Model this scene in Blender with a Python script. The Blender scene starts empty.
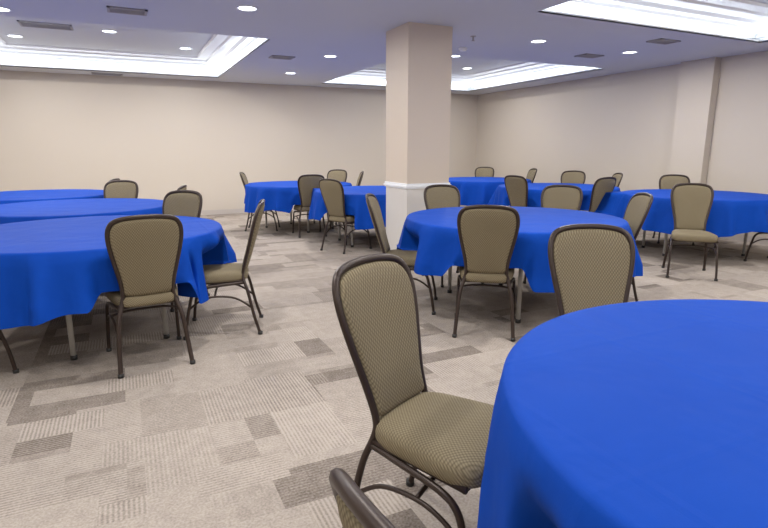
import bpy, math, random
from mathutils import Vector, Matrix
random.seed(4)
sc=bpy.context.scene
try:
    sc.view_settings.view_transform='Standard'
    sc.view_settings.look='None'
except Exception as e: print(e)
YAW=math.radians(25.6)
CY,SY=math.cos(YAW),math.sin(YAW)
def W(X,Y): return (CY*X+SY*Y, -SY*X+CY*Y)
CEIL=2.68

# ---------------- materials
def newmat(name):
    m=bpy.data.materials.new(name); m.use_nodes=True
    nt=m.node_tree; b=nt.nodes['Principled BSDF']; return m,nt,b
def N(nt,t,**k):
    n=nt.nodes.new(t)
    for a,v in k.items(): setattr(n,a,v)
    return n
def paint(name,col,rough=.6,bump=.0,scale=60,var=.03):
    m,nt,b=newmat(name)
    tc=N(nt,'ShaderNodeTexCoord'); no=N(nt,'ShaderNodeTexNoise'); no.inputs['Scale'].default_value=scale
    nt.links.new(tc.outputs['Object'],no.inputs['Vector'])
    no2=N(nt,'ShaderNodeTexNoise'); no2.inputs['Scale'].default_value=.7
    nt.links.new(tc.outputs['Object'],no2.inputs['Vector'])
    mx=N(nt,'ShaderNodeMixRGB'); mx.inputs[1].default_value=(*[c*(1-var) for c in col],1); mx.inputs[2].default_value=(*[min(1,c*(1+var)) for c in col],1)
    nt.links.new(no2.outputs['Fac'],mx.inputs[0]); nt.links.new(mx.outputs[0],b.inputs['Base Color'])
    b.inputs['Roughness'].default_value=rough
    if bump>0:
        bp=N(nt,'ShaderNodeBump'); bp.inputs['Strength'].default_value=bump; bp.inputs['Distance'].default_value=.002
        nt.links.new(no.outputs['Fac'],bp.inputs['Height']); nt.links.new(bp.outputs[0],b.inputs['Normal'])
    return m
M_wall=paint('wall_paint',(.585,.522,.445),.55,.25,90)
M_col=paint('column_paint',(.66,.57,.475),.5,.25,90)
M_colw=paint('column_lower_paint',(.68,.65,.61),.4,.1,90)
M_ceil=paint('ceiling_paint',(.64,.665,.705),.8,.15,120)
M_white=paint('white_trim',(.85,.87,.9),.4,0)
M_base=paint('baseboard_paint',(.50,.45,.41),.5,0)
M_vent=paint('vent_metal',(.36,.35,.36),.5,0)
M_dark=paint('dark_slot',(.05,.05,.055),.6,0)
M_door=paint('door_paint',(.45,.38,.32),.5,0)
def metal(name,col,rough,met=1):
    m,nt,b=newmat(name); b.inputs['Base Color'].default_value=(*col,1); b.inputs['Metallic'].default_value=met; b.inputs['Roughness'].default_value=rough
    tc=N(nt,'ShaderNodeTexCoord'); no=N(nt,'ShaderNodeTexNoise'); no.inputs['Scale'].default_value=300
    nt.links.new(tc.outputs['Object'],no.inputs['Vector'])
    bp=N(nt,'ShaderNodeBump'); bp.inputs['Strength'].default_value=.15; bp.inputs['Distance'].default_value=.0005
    nt.links.new(no.outputs['Fac'],bp.inputs['Height']); nt.links.new(bp.outputs[0],b.inputs['Normal'])
    return m
M_frame=metal('bronze_frame',(.042,.027,.021),.38,.3)
M_steel=metal('grey_steel',(.42,.40,.37),.5,0)
M_glide=paint('black_glide',(.02,.02,.02),.5)
M_ply=paint('tabletop_ply',(.35,.25,.16),.5)
def fabric():
    m,nt,b=newmat('olive_fabric')
    tc=N(nt,'ShaderNodeTexCoord')
    sp=N(nt,'ShaderNodeSeparateXYZ'); nt.links.new(tc.outputs['Object'],sp.inputs[0])
    ad=N(nt,'ShaderNodeMath',operation='ADD'); nt.links.new(sp.outputs[1],ad.inputs[0]); nt.links.new(sp.outputs[2],ad.inputs[1])
    cb=N(nt,'ShaderNodeCombineXYZ'); nt.links.new(sp.outputs[0],cb.inputs[0]); nt.links.new(ad.outputs[0],cb.inputs[1])
    rt=N(nt,'ShaderNodeMapping'); rt.inputs['Rotation'].default_value=(0,0,math.radians(45)); nt.links.new(cb.outputs[0],rt.inputs['Vector'])
    vo=N(nt,'ShaderNodeTexVoronoi',voronoi_dimensions='2D'); vo.inputs['Scale'].default_value=105; vo.inputs['Randomness'].default_value=.05
    nt.links.new(rt.outputs[0],vo.inputs['Vector'])
    cr=N(nt,'ShaderNodeValToRGB'); cr.color_ramp.elements[0].position=.2; cr.color_ramp.elements[0].color=(.27,.225,.142,1)
    cr.color_ramp.elements[1].position=.6; cr.color_ramp.elements[1].color=(.130,.104,.064,1)
    nt.links.new(vo.outputs['Distance'],cr.inputs[0]); nt.links.new(cr.outputs[0],b.inputs['Base Color'])
    b.inputs['Roughness'].default_value=.85
    b.inputs['Specular IOR Level'].default_value=.25
    bp=N(nt,'ShaderNodeBump'); bp.inputs['Strength'].default_value=.3; bp.inputs['Distance'].default_value=.0015; bp.invert=True
    nt.links.new(vo.outputs['Distance'],bp.inputs['Height']); nt.links.new(bp.outputs[0],b.inputs['Normal'])
    return m
M_fab=fabric()
def cloth():
    m,nt,b=newmat('royal_blue_linen'); L=nt.links.new
    tc=N(nt,'ShaderNodeTexCoord')
    n1=N(nt,'ShaderNodeTexNoise'); n1.inputs['Scale'].default_value=3.0; n1.inputs['Detail'].default_value=3; n1.inputs['Distortion'].default_value=.4
    n2=N(nt,'ShaderNodeTexNoise'); n2.inputs['Scale'].default_value=260
    L(tc.outputs['Object'],n1.inputs['Vector']); L(tc.outputs['Object'],n2.inputs['Vector'])
    mx=N(nt,'ShaderNodeMixRGB'); mx.inputs[1].default_value=(.0015,.047,.345,1); mx.inputs[2].default_value=(.002,.062,.42,1)
    L(n1.outputs['Fac'],mx.inputs[0]); L(mx.outputs[0],b.inputs['Base Color'])
    b.inputs['Roughness'].default_value=.7
    b.inputs['Specular IOR Level'].default_value=.12
    def MA(op,a,bb=None):
        n=N(nt,'ShaderNodeMath',operation=op)
        for i,v in enumerate((a,bb)):
            if v is None: continue
            if isinstance(v,(int,float)): n.inputs[i].default_value=v
            else: L(v,n.inputs[i])
        return n.outputs[0]
    sp=N(nt,'ShaderNodeSeparateXYZ'); L(tc.outputs['Object'],sp.inputs[0])
    def crease(c,off):
        t=MA('ADD',MA('ADD',c,off),MA('MULTIPLY',n1.outputs['Fac'],.02))
        d=MA('ABSOLUTE',MA('SUBTRACT',MA('FRACT',MA('DIVIDE',t,.52)),.5))
        return MA('MAXIMUM',MA('SUBTRACT',1,MA('MULTIPLY',d,30)),0)
    cz=MA('ADD',crease(sp.outputs[0],5.2),crease(sp.outputs[1],5.35))
    b0=N(nt,'ShaderNodeBump'); b0.inputs['Strength'].default_value=.18; b0.inputs['Distance'].default_value=.005; L(cz,b0.inputs['Height'])
    b1=N(nt,'ShaderNodeBump'); b1.inputs['Strength'].default_value=.5; b1.inputs['Distance'].default_value=.035
    L(n1.outputs['Fac'],b1.inputs['Height']); L(b0.outputs[0],b1.inputs['Normal'])
    b2=N(nt,'ShaderNodeBump'); b2.inputs['Strength'].default_value=.25; b2.inputs['Distance'].default_value=.001
    L(n2.outputs['Fac'],b2.inputs['Height']); L(b1.outputs[0],b2.inputs['Normal'])
    L(b2.outputs[0],b.inputs['Normal'])
    return m
M_cloth=cloth()
def carpet():
    m,nt,b=newmat('patchwork_carpet'); L=nt.links.new
    tc=N(nt,'ShaderNodeTexCoord'); sp=N(nt,'ShaderNodeSeparateXYZ'); L(tc.outputs['Object'],sp.inputs[0])
    def MA(op,a,bb=None):
        n=N(nt,'ShaderNodeMath',operation=op)
        for i,v in enumerate((a,bb)):
            if v is None: continue
            if isinstance(v,(int,float)): n.inputs[i].default_value=v
            else: L(v,n.inputs[i])
        return n.outputs[0]
    X,Y=sp.outputs[0],sp.outputs[1]
    def cell(sx,sy,ox,oy,seed):
        a=MA('FLOOR',MA('DIVIDE',MA('ADD',X,ox),sx)); c=MA('FLOOR',MA('DIVIDE',MA('ADD',Y,oy),sy))
        cb=N(nt,'ShaderNodeCombineXYZ'); L(a,cb.inputs[0]); L(c,cb.inputs[1]); cb.inputs[2].default_value=seed
        w=N(nt,'ShaderNodeTexWhiteNoise'); L(cb.outputs[0],w.inputs['Vector'])
        s=N(nt,'ShaderNodeSeparateColor'); L(w.outputs['Color'],s.inputs[0])
        return w.outputs['Value'],s.outputs[0],s.outputs[1],s.outputs[2]
    c1=cell(.54,.30,.1,.07,1.3); c2=cell(.30,.46,.03,.2,5.7); c3=cell(.36,.20,.2,.02,9.1)
    def sel(f,a,c):
        n=N(nt,'ShaderNodeMix'); n.data_type='FLOAT'; L(f,n.inputs[0]); L(a,n.inputs[2]); L(c,n.inputs[3]); return n.outputs[0]
    f12=MA('GREATER_THAN',c2[0],.55); f3=MA('GREATER_THAN',c3[0],.68)
    shade=sel(f3,sel(f12,c1[1],c2[1]),c3[1]); dirr=sel(f3,sel(f12,c1[2],c2[2]),c3[2]); stp=sel(f3,sel(f12,c1[3],c2[3]),c3[3])
    hz=MA('GREATER_THAN',dirr,.5)
    sx=MA('SINE',MA('MULTIPLY',X,2*math.pi/.018)); sy=MA('SINE',MA('MULTIPLY',Y,2*math.pi/.018))
    st=sel(hz,sx,sy)
    amp=MA('MULTIPLY',MA('GREATER_THAN',stp,.35),MA('MULTIPLY',stp,.28))
    no=N(nt,'ShaderNodeTexNoise'); no.inputs['Scale'].default_value=100; no.inputs['Detail'].default_value=3; L(tc.outputs['Object'],no.inputs['Vector'])
    no3=N(nt,'ShaderNodeTexNoise'); no3.inputs['Scale'].default_value=14; no3.inputs['Detail'].default_value=4; L(tc.outputs['Object'],no3.inputs['Vector'])
    v=MA('ADD',MA('MULTIPLY',shade,.68),MA('MULTIPLY',st,amp))
    v=MA('ADD',v,MA('MULTIPLY',MA('SUBTRACT',no.outputs['Fac'],.5),1.2))
    v=MA('ADD',v,MA('MULTIPLY',MA('SUBTRACT',no3.outputs['Fac'],.5),.5))
    v=MA('ADD',v,.17)
    cr=N(nt,'ShaderNodeValToRGB'); e=cr.color_ramp.elements
    e[0].position=0; e[0].color=(.145,.119,.101,1); e[1].position=1; e[1].color=(.45,.395,.345,1)
    L(v,cr.inputs[0]); L(cr.outputs[0],b.inputs['Base Color']); b.inputs['Roughness'].default_value=.95
    b.inputs['Specular IOR Level'].default_value=.1
    bp=N(nt,'ShaderNodeBump'); bp.inputs['Strength'].default_value=.4; bp.inputs['Distance'].default_value=.003
    L(v,bp.inputs['Height']); L(bp.outputs[0],b.inputs['Normal'])
    return m
M_carpet=carpet()
def emis(name,col,s):
    m,nt,b=newmat(name); b.inputs['Base Color'].default_value=(.9,.9,.9,1)
    b.inputs['Emission Color'].default_value=(*col,1); b.inputs['Emission Strength'].default_value=s; return m
M_lens=emis('lamp_lens',(.9,.95,1),8)

# ---------------- mesh helpers
class MB:
    def __init__(s): s.v=[];s.f=[];s.m=[];s.sm=[]
    def add(s,vs,fs,mi=0,smooth=False):
        o=len(s.v); s.v+= [tuple(v) for v in vs]
        for f in fs: s.f.append(tuple(i+o for i in f)); s.m.append(mi); s.sm.append(smooth)
    def box(s,x0,x1,y0,y1,z0,z1,mi=0):
        s.add([(x0,y0,z0),(x1,y0,z0),(x1,y1,z0),(x0,y1,z0),(x0,y0,z1),(x1,y0,z1),(x1,y1,z1),(x0,y1,z1)],
              [(0,3,2,1),(4,5,6,7),(0,1,5,4),(1,2,6,5),(2,3,7,6),(3,0,4,7)],mi)
    def rings(s,rs,mi=0,closed=True,cap0=False,cap1=False,smooth=True):
        n=len(rs[0]); vs=[p for r in rs for p in r]; fs=[]
        for i in range(len(rs)-1):
            for j in range(n if closed else n-1):
                k=(j+1)%n; fs.append((i*n+j,i*n+k,(i+1)*n+k,(i+1)*n+j))
        if cap0: fs.append(tuple(reversed(range(n))))
        if cap1: fs.append(tuple((len(rs)-1)*n+j for j in range(n)))
        s.add(vs,fs,mi,smooth)
    def tube(s,pts,r,mi=0,n=10,rx=None):
        pts=[Vector(p) for p in pts]; rs=[]
        up=None
        for i,p in enumerate(pts):
            t=(pts[min(i+1,len(pts)-1)]-pts[max(i-1,0)]).normalized()
            if up is None:
                a=Vector((0,1,0)) if abs(t.y)<.9 else Vector((1,0,0))
                up=(a-t*a.dot(t)).normalized()
            else: up=(up-t*up.dot(t)).normalized()
            sd=t.cross(up)
            rs.append([p+up*(r*math.cos(2*math.pi*k/n))+sd*((rx or r)*math.sin(2*math.pi*k/n)) for k in range(n)])
        s.rings(rs,mi,True,True,True)
    def cyl(s,c,r,z0,z1,mi=0,n=24,smooth=True):
        s.rings([[(c[0]+r*math.cos(2*math.pi*k/n),c[1]+r*math.sin(2*math.pi*k/n),z) for k in range(n)] for z in (z0,z1)],mi,True,True,True,smooth)
    def mesh(s,name,mats):
        me=bpy.data.meshes.new(name); me.from_pydata(s.v,[],s.f)
        for m in mats: me.materials.append(m)
        for p,mi,sm in zip(me.polygons,s.m,s.sm): p.material_index=mi; p.use_smooth=sm
        me.update(); me.validate()
        import bmesh
        bm=bmesh.new(); bm.from_mesh(me); bmesh.ops.recalc_face_normals(bm,faces=bm.faces); bm.to_mesh(me); bm.free()
        return me
    def obj(s,name,mats,parent=None,loc=(0,0,0),rot=0):
        o=bpy.data.objects.new(name,s.mesh(name,mats)); sc.collection.objects.link(o)
        o.location=loc; o.rotation_euler=(0,0,rot)
        if parent: o.parent=parent
        return o
def spline(P,n=6):
    P=[Vector(p) for p in P]; out=[]
    for i in range(len(P)-1):
        a=P[max(i-1,0)];b=P[i];c=P[i+1];d=P[min(i+2,len(P)-1)]
        for k in range(n):
            t=k/n
            out.append(.5*((2*b)+(c-a)*t+(2*a-5*b+4*c-d)*t*t+(3*b-a-3*c+d)*t**3))
    out.append(P[-1]); return out

# ---------------- room shell
X0,X1,Y0,Y1=-4.2,8.22,-4.5,11.69
T=.15
def boxobj(name,b,mat):
    m=MB(); m.box(*b); return m.obj(name,[mat])
boxobj('floor',(X0-T,X1+T,Y0-T,Y1+T,-.1,0),M_carpet)
boxobj('wall_far',(X0-T,X1+T,Y1,Y1+T,0,CEIL+.5),M_wall)
boxobj('wall_back',(X0-T,X1+T,Y0-T,Y0,0,CEIL+.5),M_wall)
boxobj('wall_left',(X0-T,X0,Y0,Y1,0,CEIL+.5),M_wall)
m=MB(); m.box(X1,X1+T,Y0,Y1,0,CEIL+.5); m.box(X1-.14,X1,5.48,6.04,0,CEIL+.01)
m.obj('wall_right',[M_wall])
def bb(name,bxs):
    m=MB()
    for b in bxs:
        x0,x1,y0,y1=b
        m.box(x0,x1,y0,y1,0,.09); m.box(x0+.004,x1-.004,y0+.004,y1-.004,.09,.1)
    m.obj(name,[M_base])
bb('baseboard_far',[(X0,X1,Y1-.015,Y1)])
bb('baseboard_back',[(X0,-1.0,Y0,Y0+.015),(1.0,X1,Y0,Y0+.015)])
bb('baseboard_left',[(X0,X0+.015,Y0+.015,Y1-.015)])
bb('baseboard_right',[(X1-.015,X1,Y0+.015,5.465),(X1-.155,X1,5.465,5.48),(X1-.155,X1-.14,5.48,6.04),(X1-.155,X1,6.04,6.055),(X1-.015,X1,6.055,Y1-.015)])
m=MB(); m.box(-.92,-.01,Y0+.001,Y0+.04,0,2.05); m.box(.01,.92,Y0+.001,Y0+.04,0,2.05)
for x in(-.1,.07): m.box(x,x+.03,Y0+.04,Y0+.08,.95,1.15,1)
for b in((-1,-.92,0,2.13),(.92,1,0,2.13),(-1,1,2.05,2.13)): m.box(b[0],b[1],Y0+.001,Y0+.05,b[2],b[3],2)
m.obj('door_1',[M_door,M_steel,M_white])

# ceiling with coffers
xs=[X0,-1.9,1.8,3.88,7.55,X1]
m=MB()
def slab(x0,x1,y0,y1): m.box(x0,x1,y0,y1,CEIL,CEIL+.015)
ys=[Y0,.45,4.55,7.04,11.12,Y1]
for i in range(5):
    for j in range(5):
        if i in(1,3) and j in(1,3): continue
        slab(xs[i],xs[i+1],ys[j],ys[j+1])
coffers=[(xs[i],xs[i+1],ys[j],ys[j+1]) for i in(1,3) for j in(1,3)]
m.box(X0-T,X1+T,Y0-T,Y1+T,CEIL+.42,CEIL+.5)
PAN=CEIL+.30
def ring(c,o,z):
    x0,x1,y0,y1=c; return [(x0-o,y0-o,z),(x1+o,y0-o,z),(x1+o,y1+o,z),(x0-o,y1+o,z)]
for c in coffers:
    m.rings([ring(c,0,CEIL),ring(c,0,CEIL+.032),ring(c,.02,CEIL+.032),ring(c,.02,CEIL+.015),ring(c,.2,CEIL+.015)],1,smooth=False)
    m.rings([ring(c,.2,CEIL+.015),ring(c,.2,CEIL+.09),ring(c,.17,CEIL+.10),ring(c,.15,CEIL+.135),ring(c,.05,CEIL+.16),ring(c,.03,CEIL+.195),
             ring(c,-.04,CEIL+.20),ring(c,-.08,CEIL+.235),ring(c,-.22,CEIL+.245),ring(c,-.24,CEIL+.268),ring(c,-.28,CEIL+.268),ring(c,-.40,CEIL+.272),ring(c,-.42,PAN)],1,smooth=False)
    m.rings([ring(c,-.42,PAN),ring(c,-.45,PAN)],0,cap1=True,smooth=False)
m.obj('ceiling',[M_ceil,M_white])

LCOL=(.86,.93,1.0)
def area(name,loc,rot,sx,sy,power,shape='RECTANGLE',parent=None,col=LCOL):
    l=bpy.data.lights.new(name,'AREA'); l.shape=shape; l.size=sx; l.size_y=sy; l.energy=power; l.color=col
    o=bpy.data.objects.new(name,l); sc.collection.objects.link(o); o.location=loc; o.rotation_euler=rot
    if parent: o.parent=parent
    return o
COVE=3.4
for c in coffers:
    x0,x1,y0,y1=c; e=bpy.data.objects.new('cove_light',None); sc.collection.objects.link(e)
    z=CEIL+.02; o=.10; P=math.pi
    area('strip_1',((x0+x1)/2,y0-o,z),(P,0,0),x1-x0,.04,COVE*(x1-x0),parent=e)
    area('strip_2',((x0+x1)/2,y1+o,z),(P,0,0),x1-x0,.04,COVE*(x1-x0),parent=e)
    area('strip_3',(x0-o,(y0+y1)/2,z),(P,0,0),.04,y1-y0,COVE*(y1-y0),parent=e)
    area('strip_4',(x1+o,(y0+y1)/2,z),(P,0,0),.04,y1-y0,COVE*(y1-y0),parent=e)
flat=[(1.23,5.65),(4.9,5.69),(6.6,5.75),(2.9,7.88),(2.87,9.87),(-.95,6.72),(-2.9,5.7),(-2.9,8.8),(-2.9,2.5),(2.85,2.8),(2.85,.3),(1.2,-1.5),(4.9,-1.5),(-1.5,-1.5),(7.0,-1.5),(2.85,-3.4),(-2.9,-1.5)]
pan=[(-1.26,10.0),(0.0,9.04),(1.12,9.97),(5.56,8.65),(6.6,9.8),(5.0,1.6),(6.5,3.0),(0,1.6),(.5,3.3)]
DL=33.5
for i,(x,y,z) in enumerate([(a,b,CEIL) for a,b in flat]+[(a,b,PAN) for a,b in pan]):
    m=MB(); n=28
    R=[(.108,0),(.108,-.006),(.10,-.010),(.088,-.008),(.085,-.002)]
    m.rings([[(r*math.cos(2*math.pi*k/n),r*math.sin(2*math.pi*k/n),h) for k in range(n)] for r,h in R],0)
    m.rings([[(r*math.cos(2*math.pi*k/n),r*math.sin(2*math.pi*k/n),-.002) for k in range(n)] for r in (.085,.01)],1,cap1=True)
    o=m.obj('recessed_downlight',[M_white,M_lens],loc=(x,y,z))
    area('lamp',(0,0,-.012),(0,0,0),.16,.16,DL,'DISK',parent=o,col=(1,.965,.92))
def vent(x,y,z,w,d,slats,name='ceiling_vent'):
    m=MB(); w/=2;d/=2
    for b in((-w,w,-d,-d+.025),(-w,w,d-.025,d),(-w,-w+.025,-d,d),(w-.025,w,-d,d)): m.box(*b,-.014,0,0)
    m.box(-w+.02,w-.02,-d+.02,d-.02,-.003,0,1)
    for k in range(slats):
        yy=-d+.025+(2*d-.05)*(k+.5)/slats; m.box(-w+.02,w-.02,yy-.006,yy+.006,-.012,-.003,0)
    m.obj(name,[M_vent,M_dark],loc=(x,y,z))
vent(.18,6.25,CEIL,.36,.22,5); vent(-.76,8.98,PAN,.62,.34,7); vent(2.28,8.27,CEIL,.34,.24,5)
vent(6.3,6.2,CEIL,.36,.22,5); vent(6.32,5.0,CEIL,.36,.22,5); vent(-.1,11.4,CEIL,.5,.2,4)
m=MB(); m.cyl((0,0),.035,-.006,.005); m.cyl((0,0),.010,-.05,-.006); m.cyl((0,0),.02,-.055,-.05); m.obj('ceiling_fire_sprinkler',[M_steel],loc=(3.98,5.8,CEIL))
m=MB(); m.cyl((0,0),.06,-.02,0); m.cyl((0,0),.045,-.04,-.02); m.obj('ceiling_smoke_detector',[M_white],loc=(4.3,6.5,CEIL))
cx0,cx1,cy0,cy1=2.92,3.48,5.48,6.04
m=MB(); m.box(cx0,cx1,cy0,cy1,.95,CEIL+.01,0); m.box(cx0+.001,cx1-.001,cy0+.001,cy1-.001,0,.95,1)
for o,z0,z1 in((.012,.89,.905),(.022,.905,.927),(.012,.927,.95)): m.box(cx0-o,cx1+o,cy0-o,cy1+o,z0,z1,2)
for o,z0,z1 in((.015,0,.10),(.008,.10,.115)): m.box(cx0-o,cx1+o,cy0-o,cy1+o,z0,z1,2)
m.obj('column',[M_col,M_colw,M_white])

# ---------------- chair
def yback(x,z): 
    return -.185-.31*max(0,z-.43)+.7*x*x
SZ=-.022
def chair_mesh():
    m=MB()
    side=[(.142,.47),(.148,.55),(.170,.66),(.190,.76),(.199,.84),(.190,.90),(.158,.937),(.09,.953),(0,.957)]
    right=[(.207,-.285,0.0),(.197,-.245,.15),(.180,-.21,.32),(.152,-.18,.42)]
    up=[(x,yback(x,z),z) for x,z in side]
    path=right+up+[(-p[0],p[1],p[2]) for p in reversed((right+up)[:-1])]
    m.tube(spline(path,5),.0115,0,10,rx=.014)
    for s in(-1,1):
        m.tube(spline([(s*.16,-.19,.385),(s*.185,-.05,.38),(s*.205,.10,.365),(s*.213,.165,.33),(s*.216,.192,.25),(s*.222,.22,.12),(s*.226,.235,0)],5),.0115,0)
        m.tube(spline([(s*.190,-.235,.20),(s*.196,-.12,.28),(s*.205,.02,.30),(s*.211,.12,.275),(s*.217,.198,.22)],5),.008,0,8)
        m.tube([(s*.16,-.18,.40),(s*.205,.19,.40)],.011,0,8)
        m.cyl((s*.207,-.285),.017,0,.022,2,12); m.cyl((s*.226,.235),.017,0,.022,2,12)
    m.tube([(-.16,-.18,.40),(.16,-.18,.40)],.010,0,8)
    m.tube([(-.205,.18,.395),(.205,.18,.395)],.010,0,8)
    m.tube(spline([(-.205,.02,.30),(-.1,.02,.32),(.1,.02,.32),(.205,.02,.30)],4),.008,0,8)
    n=48
    def outl(sc_,z):
        r=[]
        for k in range(n):
            a=2*math.pi*k/n; c,s=math.cos(a),math.sin(a)
            e=.42; px=math.copysign(abs(c)**e,c); py=math.copysign(abs(s)**e,s)
            y=py*.222; w=.200+.028*py
            r.append((px*w*sc_,y*sc_+.01,z+SZ))
        return r
    m.rings([outl(.93,.418),outl(.985,.425),outl(1.0,.440),outl(1.0,.462),outl(.975,.478),outl(.90,.489),outl(.7,.497),outl(.35,.50),outl(.02,.50)],1,cap0=True,cap1=True)
    half=[(p.x,p.z) for p in spline([(x,0,z) for x,z in side],5)]
    ol=half+[(-x,z) for x,z in reversed(half[:-1])]
    b=[(-.142,.47),(-.135,.458),(-.11,.452),(-.04,.450),(.04,.450),(.11,.452),(.135,.458)]
    ol=ol+b[1:]
    cz=.73
    def R(s,dy):
        return [(x*s,yback(x*s,cz+(z-cz)*s)+dy,cz+(z-cz)*s) for x,z in ol]
    m.rings([R(.02,.030),R(.4,.030),R(.7,.027),R(.86,.022),R(.93,.014),R(.955,.0),R(.93,-.012),R(.86,-.017),R(.6,-.019),R(.02,-.02)],1,cap0=True,cap1=True)
    return m.mesh('banquet_chair',[M_frame,M_fab,M_glide])
CM=chair_mesh()
chairs=[]
def chair(bx,by,fx,fy,d=.31):
    l=math.hypot(fx,fy); fx/=l; fy/=l
    sx,sy=bx+fx*d,by+fy*d
    wx,wy=W(sx,sy); dx,dy=W(fx,fy)
    ang=math.atan2(-dx,dy)
    o=bpy.data.objects.new('banquet_chair',CM); sc.collection.objects.link(o)
    o.location=(wx,wy,0); o.rotation_euler=(0,0,ang)
    chairs.append((wx,wy,ang)); return o
tables=[(1.20,1.10),(1.11,4.62),(-2.13,3.85),(-3.18,5.55),(-4.55,7.05),(-1.47,9.26),(-.09,7.86),(1.95,10.7),(2.75,8.6),(4.10,7.05)]
tang=[.4,.0,.3,1.2,2,.5,1.5,2.2,.8,1.1]
chair(-.040,1.80,.79,-.61)
chair(.048,.465,.82,.57)
chair(1.02,2.62,-.02,-1)
chair(.71,3.64,.20,1)
chair(-.10,4.55,.98,-.13)
chair(.61,5.75,.35,-1)
chair(1.88,5.70,-.5,-1)
chair(2.22,4.64,-1,.05)
chair(-1.38,3.08,-.52,.85)
chair(-.93,3.98,-.97,-.20)
chair(-1.83,4.92,-.3,-.95)
chair(-2.69,2.68,.45,.9)
chair(-2.14,5.70,-1,-.15)
chair(-3.20,6.6,0,-1)
chair(-3.50,7.02,-1,-.1)
chair(-2.36,9.1,1,.1); chair(-1.10,8.25,-.3,.9); chair(-.70,7.0,.62,.78); chair(-.88,10.3,-.4,-1); chair(-.40,9.4,-1,-.1)
chair(2.20,11.9,-.3,-1); chair(2.98,10.9,-1,-.1)
chair(1.92,7.95,.8,.6); chair(3.38,9.7,-.5,-1); chair(3.05,7.45,-.5,.95); chair(3.78,8.8,-1,.05)
chair(4.36,8.15,-.3,-1); chair(3.42,6.0,-.35,-.94); chair(4.84,6.02,-.4,.9)

def sstep(e0,e1,x):
    t=max(0,min(1,(x-e0)/(e1-e0))); return t*t*(3-2*t)
def table(cx,cy,ang,seed,fold=1.0):
    rnd=random.Random(seed)
    wx,wy=W(cx,cy)
    e=bpy.data.objects.new('round_banquet_table',None); sc.collection.objects.link(e); e.location=(wx,wy,0)
    R=.912; zt=.765
    m=MB(); m.cyl((0,0),.885,.728,.752,0,64); m.obj('tabletop',[M_ply],e)
    m=MB()
    ca,sa=math.cos(ang),math.sin(ang)
    for sgn in(-1,1):
        P=[]
        for s2 in(-1,1):
            lx,ly=s2*.30,sgn*.50
            P.append((lx*ca-ly*sa,lx*sa+ly*ca))
        for (a,b) in P: m.tube([(a,b,0),(a,b,.728)],.017,0,12); m.cyl((a,b),.021,0,.03,1,12)
        m.tube([(*P[0],.55),(*P[1],.55)],.012,0,10); m.tube([(*P[0],.70),(*P[1],.70)],.014,0,10)
    m.obj('legs',[M_steel,M_glide],e)
    n=360; ph=[rnd.uniform(0,6.28) for _ in range(8)]
    k1=rnd.choice([14,15,16]); k2=rnd.choice([7,9,11]); k3=rnd.choice([25,28,31])
    near=[c for c in chairs if math.hypot(c[0]-wx,c[1]-wy)<1.5]
    def loc(q,X,Y):
        dx,dy=X-q[0],Y-q[1]; c,s=math.cos(q[2]),math.sin(q[2])
        return dx*c+dy*s,-dx*s+dy*c
    def unl(q,lx,ly):
        c,s=math.cos(q[2]),math.sin(q[2]); return q[0]+lx*c-ly*s,q[1]+lx*s+ly*c
    def put(x,y,z,a):
        X,Y=x+wx,y+wy
        if z>=.755: return (x,y,z)
        rx,ry=wx+R*math.cos(a),wy+R*math.sin(a)
        for q in near:
            lx,ly=loc(q,X,Y); qx,qy=loc(q,rx,ry)
            if abs(lx)>.36 or qy>.5 or qy<-.6: continue
            w=1-sstep(.245,.34,abs(lx))
            if qy>-.02:
                if ly<.262: ly=ly+(.262-ly)*w*sstep(.70,.5,z)
            else:
                if z<.494: z=z+(.494+.0004*(z/.494)-z)*w
                lim=yback(min(abs(lx),.2),max(z,.494))+.052
                if ly<lim: ly=ly+(lim-ly)*w
            X,Y=unl(q,lx,ly)
        return (X-wx,Y-wy,z)
    rings=[]
    for r in(.02,.2,.4,.6,.75,.85,.89):
        rings.append([(r*math.cos(2*math.pi*k/n),r*math.sin(2*math.pi*k/n),zt) for k in range(n)])
    S=20
    for j in range(S+1):
        s=j/S; rr=[]
        for k in range(n):
            a=2*math.pi*k/n
            L=.40+.035*math.cos(4*a+ph[0])+.014*math.sin(k2*a+ph[1])
            f=.6*math.sin(k1*a+ph[2]+1.2*math.sin(3*a+ph[3]))+.35*math.sin(k2*a+ph[4])+.30*math.sin(k3*a+ph[5]+1.5*math.sin(4*a+ph[6]))
            f=f+.4*abs(f)
            d=s*L
            rad=R+.012*min(1,s*6)+ .10*s*.5*fold +.070*fold*f*min(1,s*1.25)**1.05*(.6+.4*math.sin(2*a+ph[7])**2)
            z=zt-d
            if j==0: rad=R-.004; z=zt-.0015
            if j==1: z=zt-.012; rad=R+.004
            x,y=rad*math.cos(a),rad*math.sin(a)
            rr.append(put(x,y,z,a))
        rings.append(rr)
    m=MB()
    m.rings(rings,0,cap0=True)
    o=m.obj('tablecloth',[M_cloth],e)
for i,((a,b),t) in enumerate(zip(tables,tang)): table(a,b,t,i+10,.5 if i==0 else 1.0)

w=bpy.data.worlds.new('world'); sc.world=w; w.use_nodes=True
w.node_tree.nodes['Background'].inputs[0].default_value=(.6,.65,.7,1); w.node_tree.nodes['Background'].inputs[1].default_value=.3
cd=bpy.data.cameras.new('camera'); cam=bpy.data.objects.new('camera',cd); sc.collection.objects.link(cam)
cam.location=(0,0,1.33); cam.rotation_euler=(math.radians(78),0,-YAW); cd.sensor_width=36; cd.lens=25.17; cd.clip_start=.02
sc.camera=cam
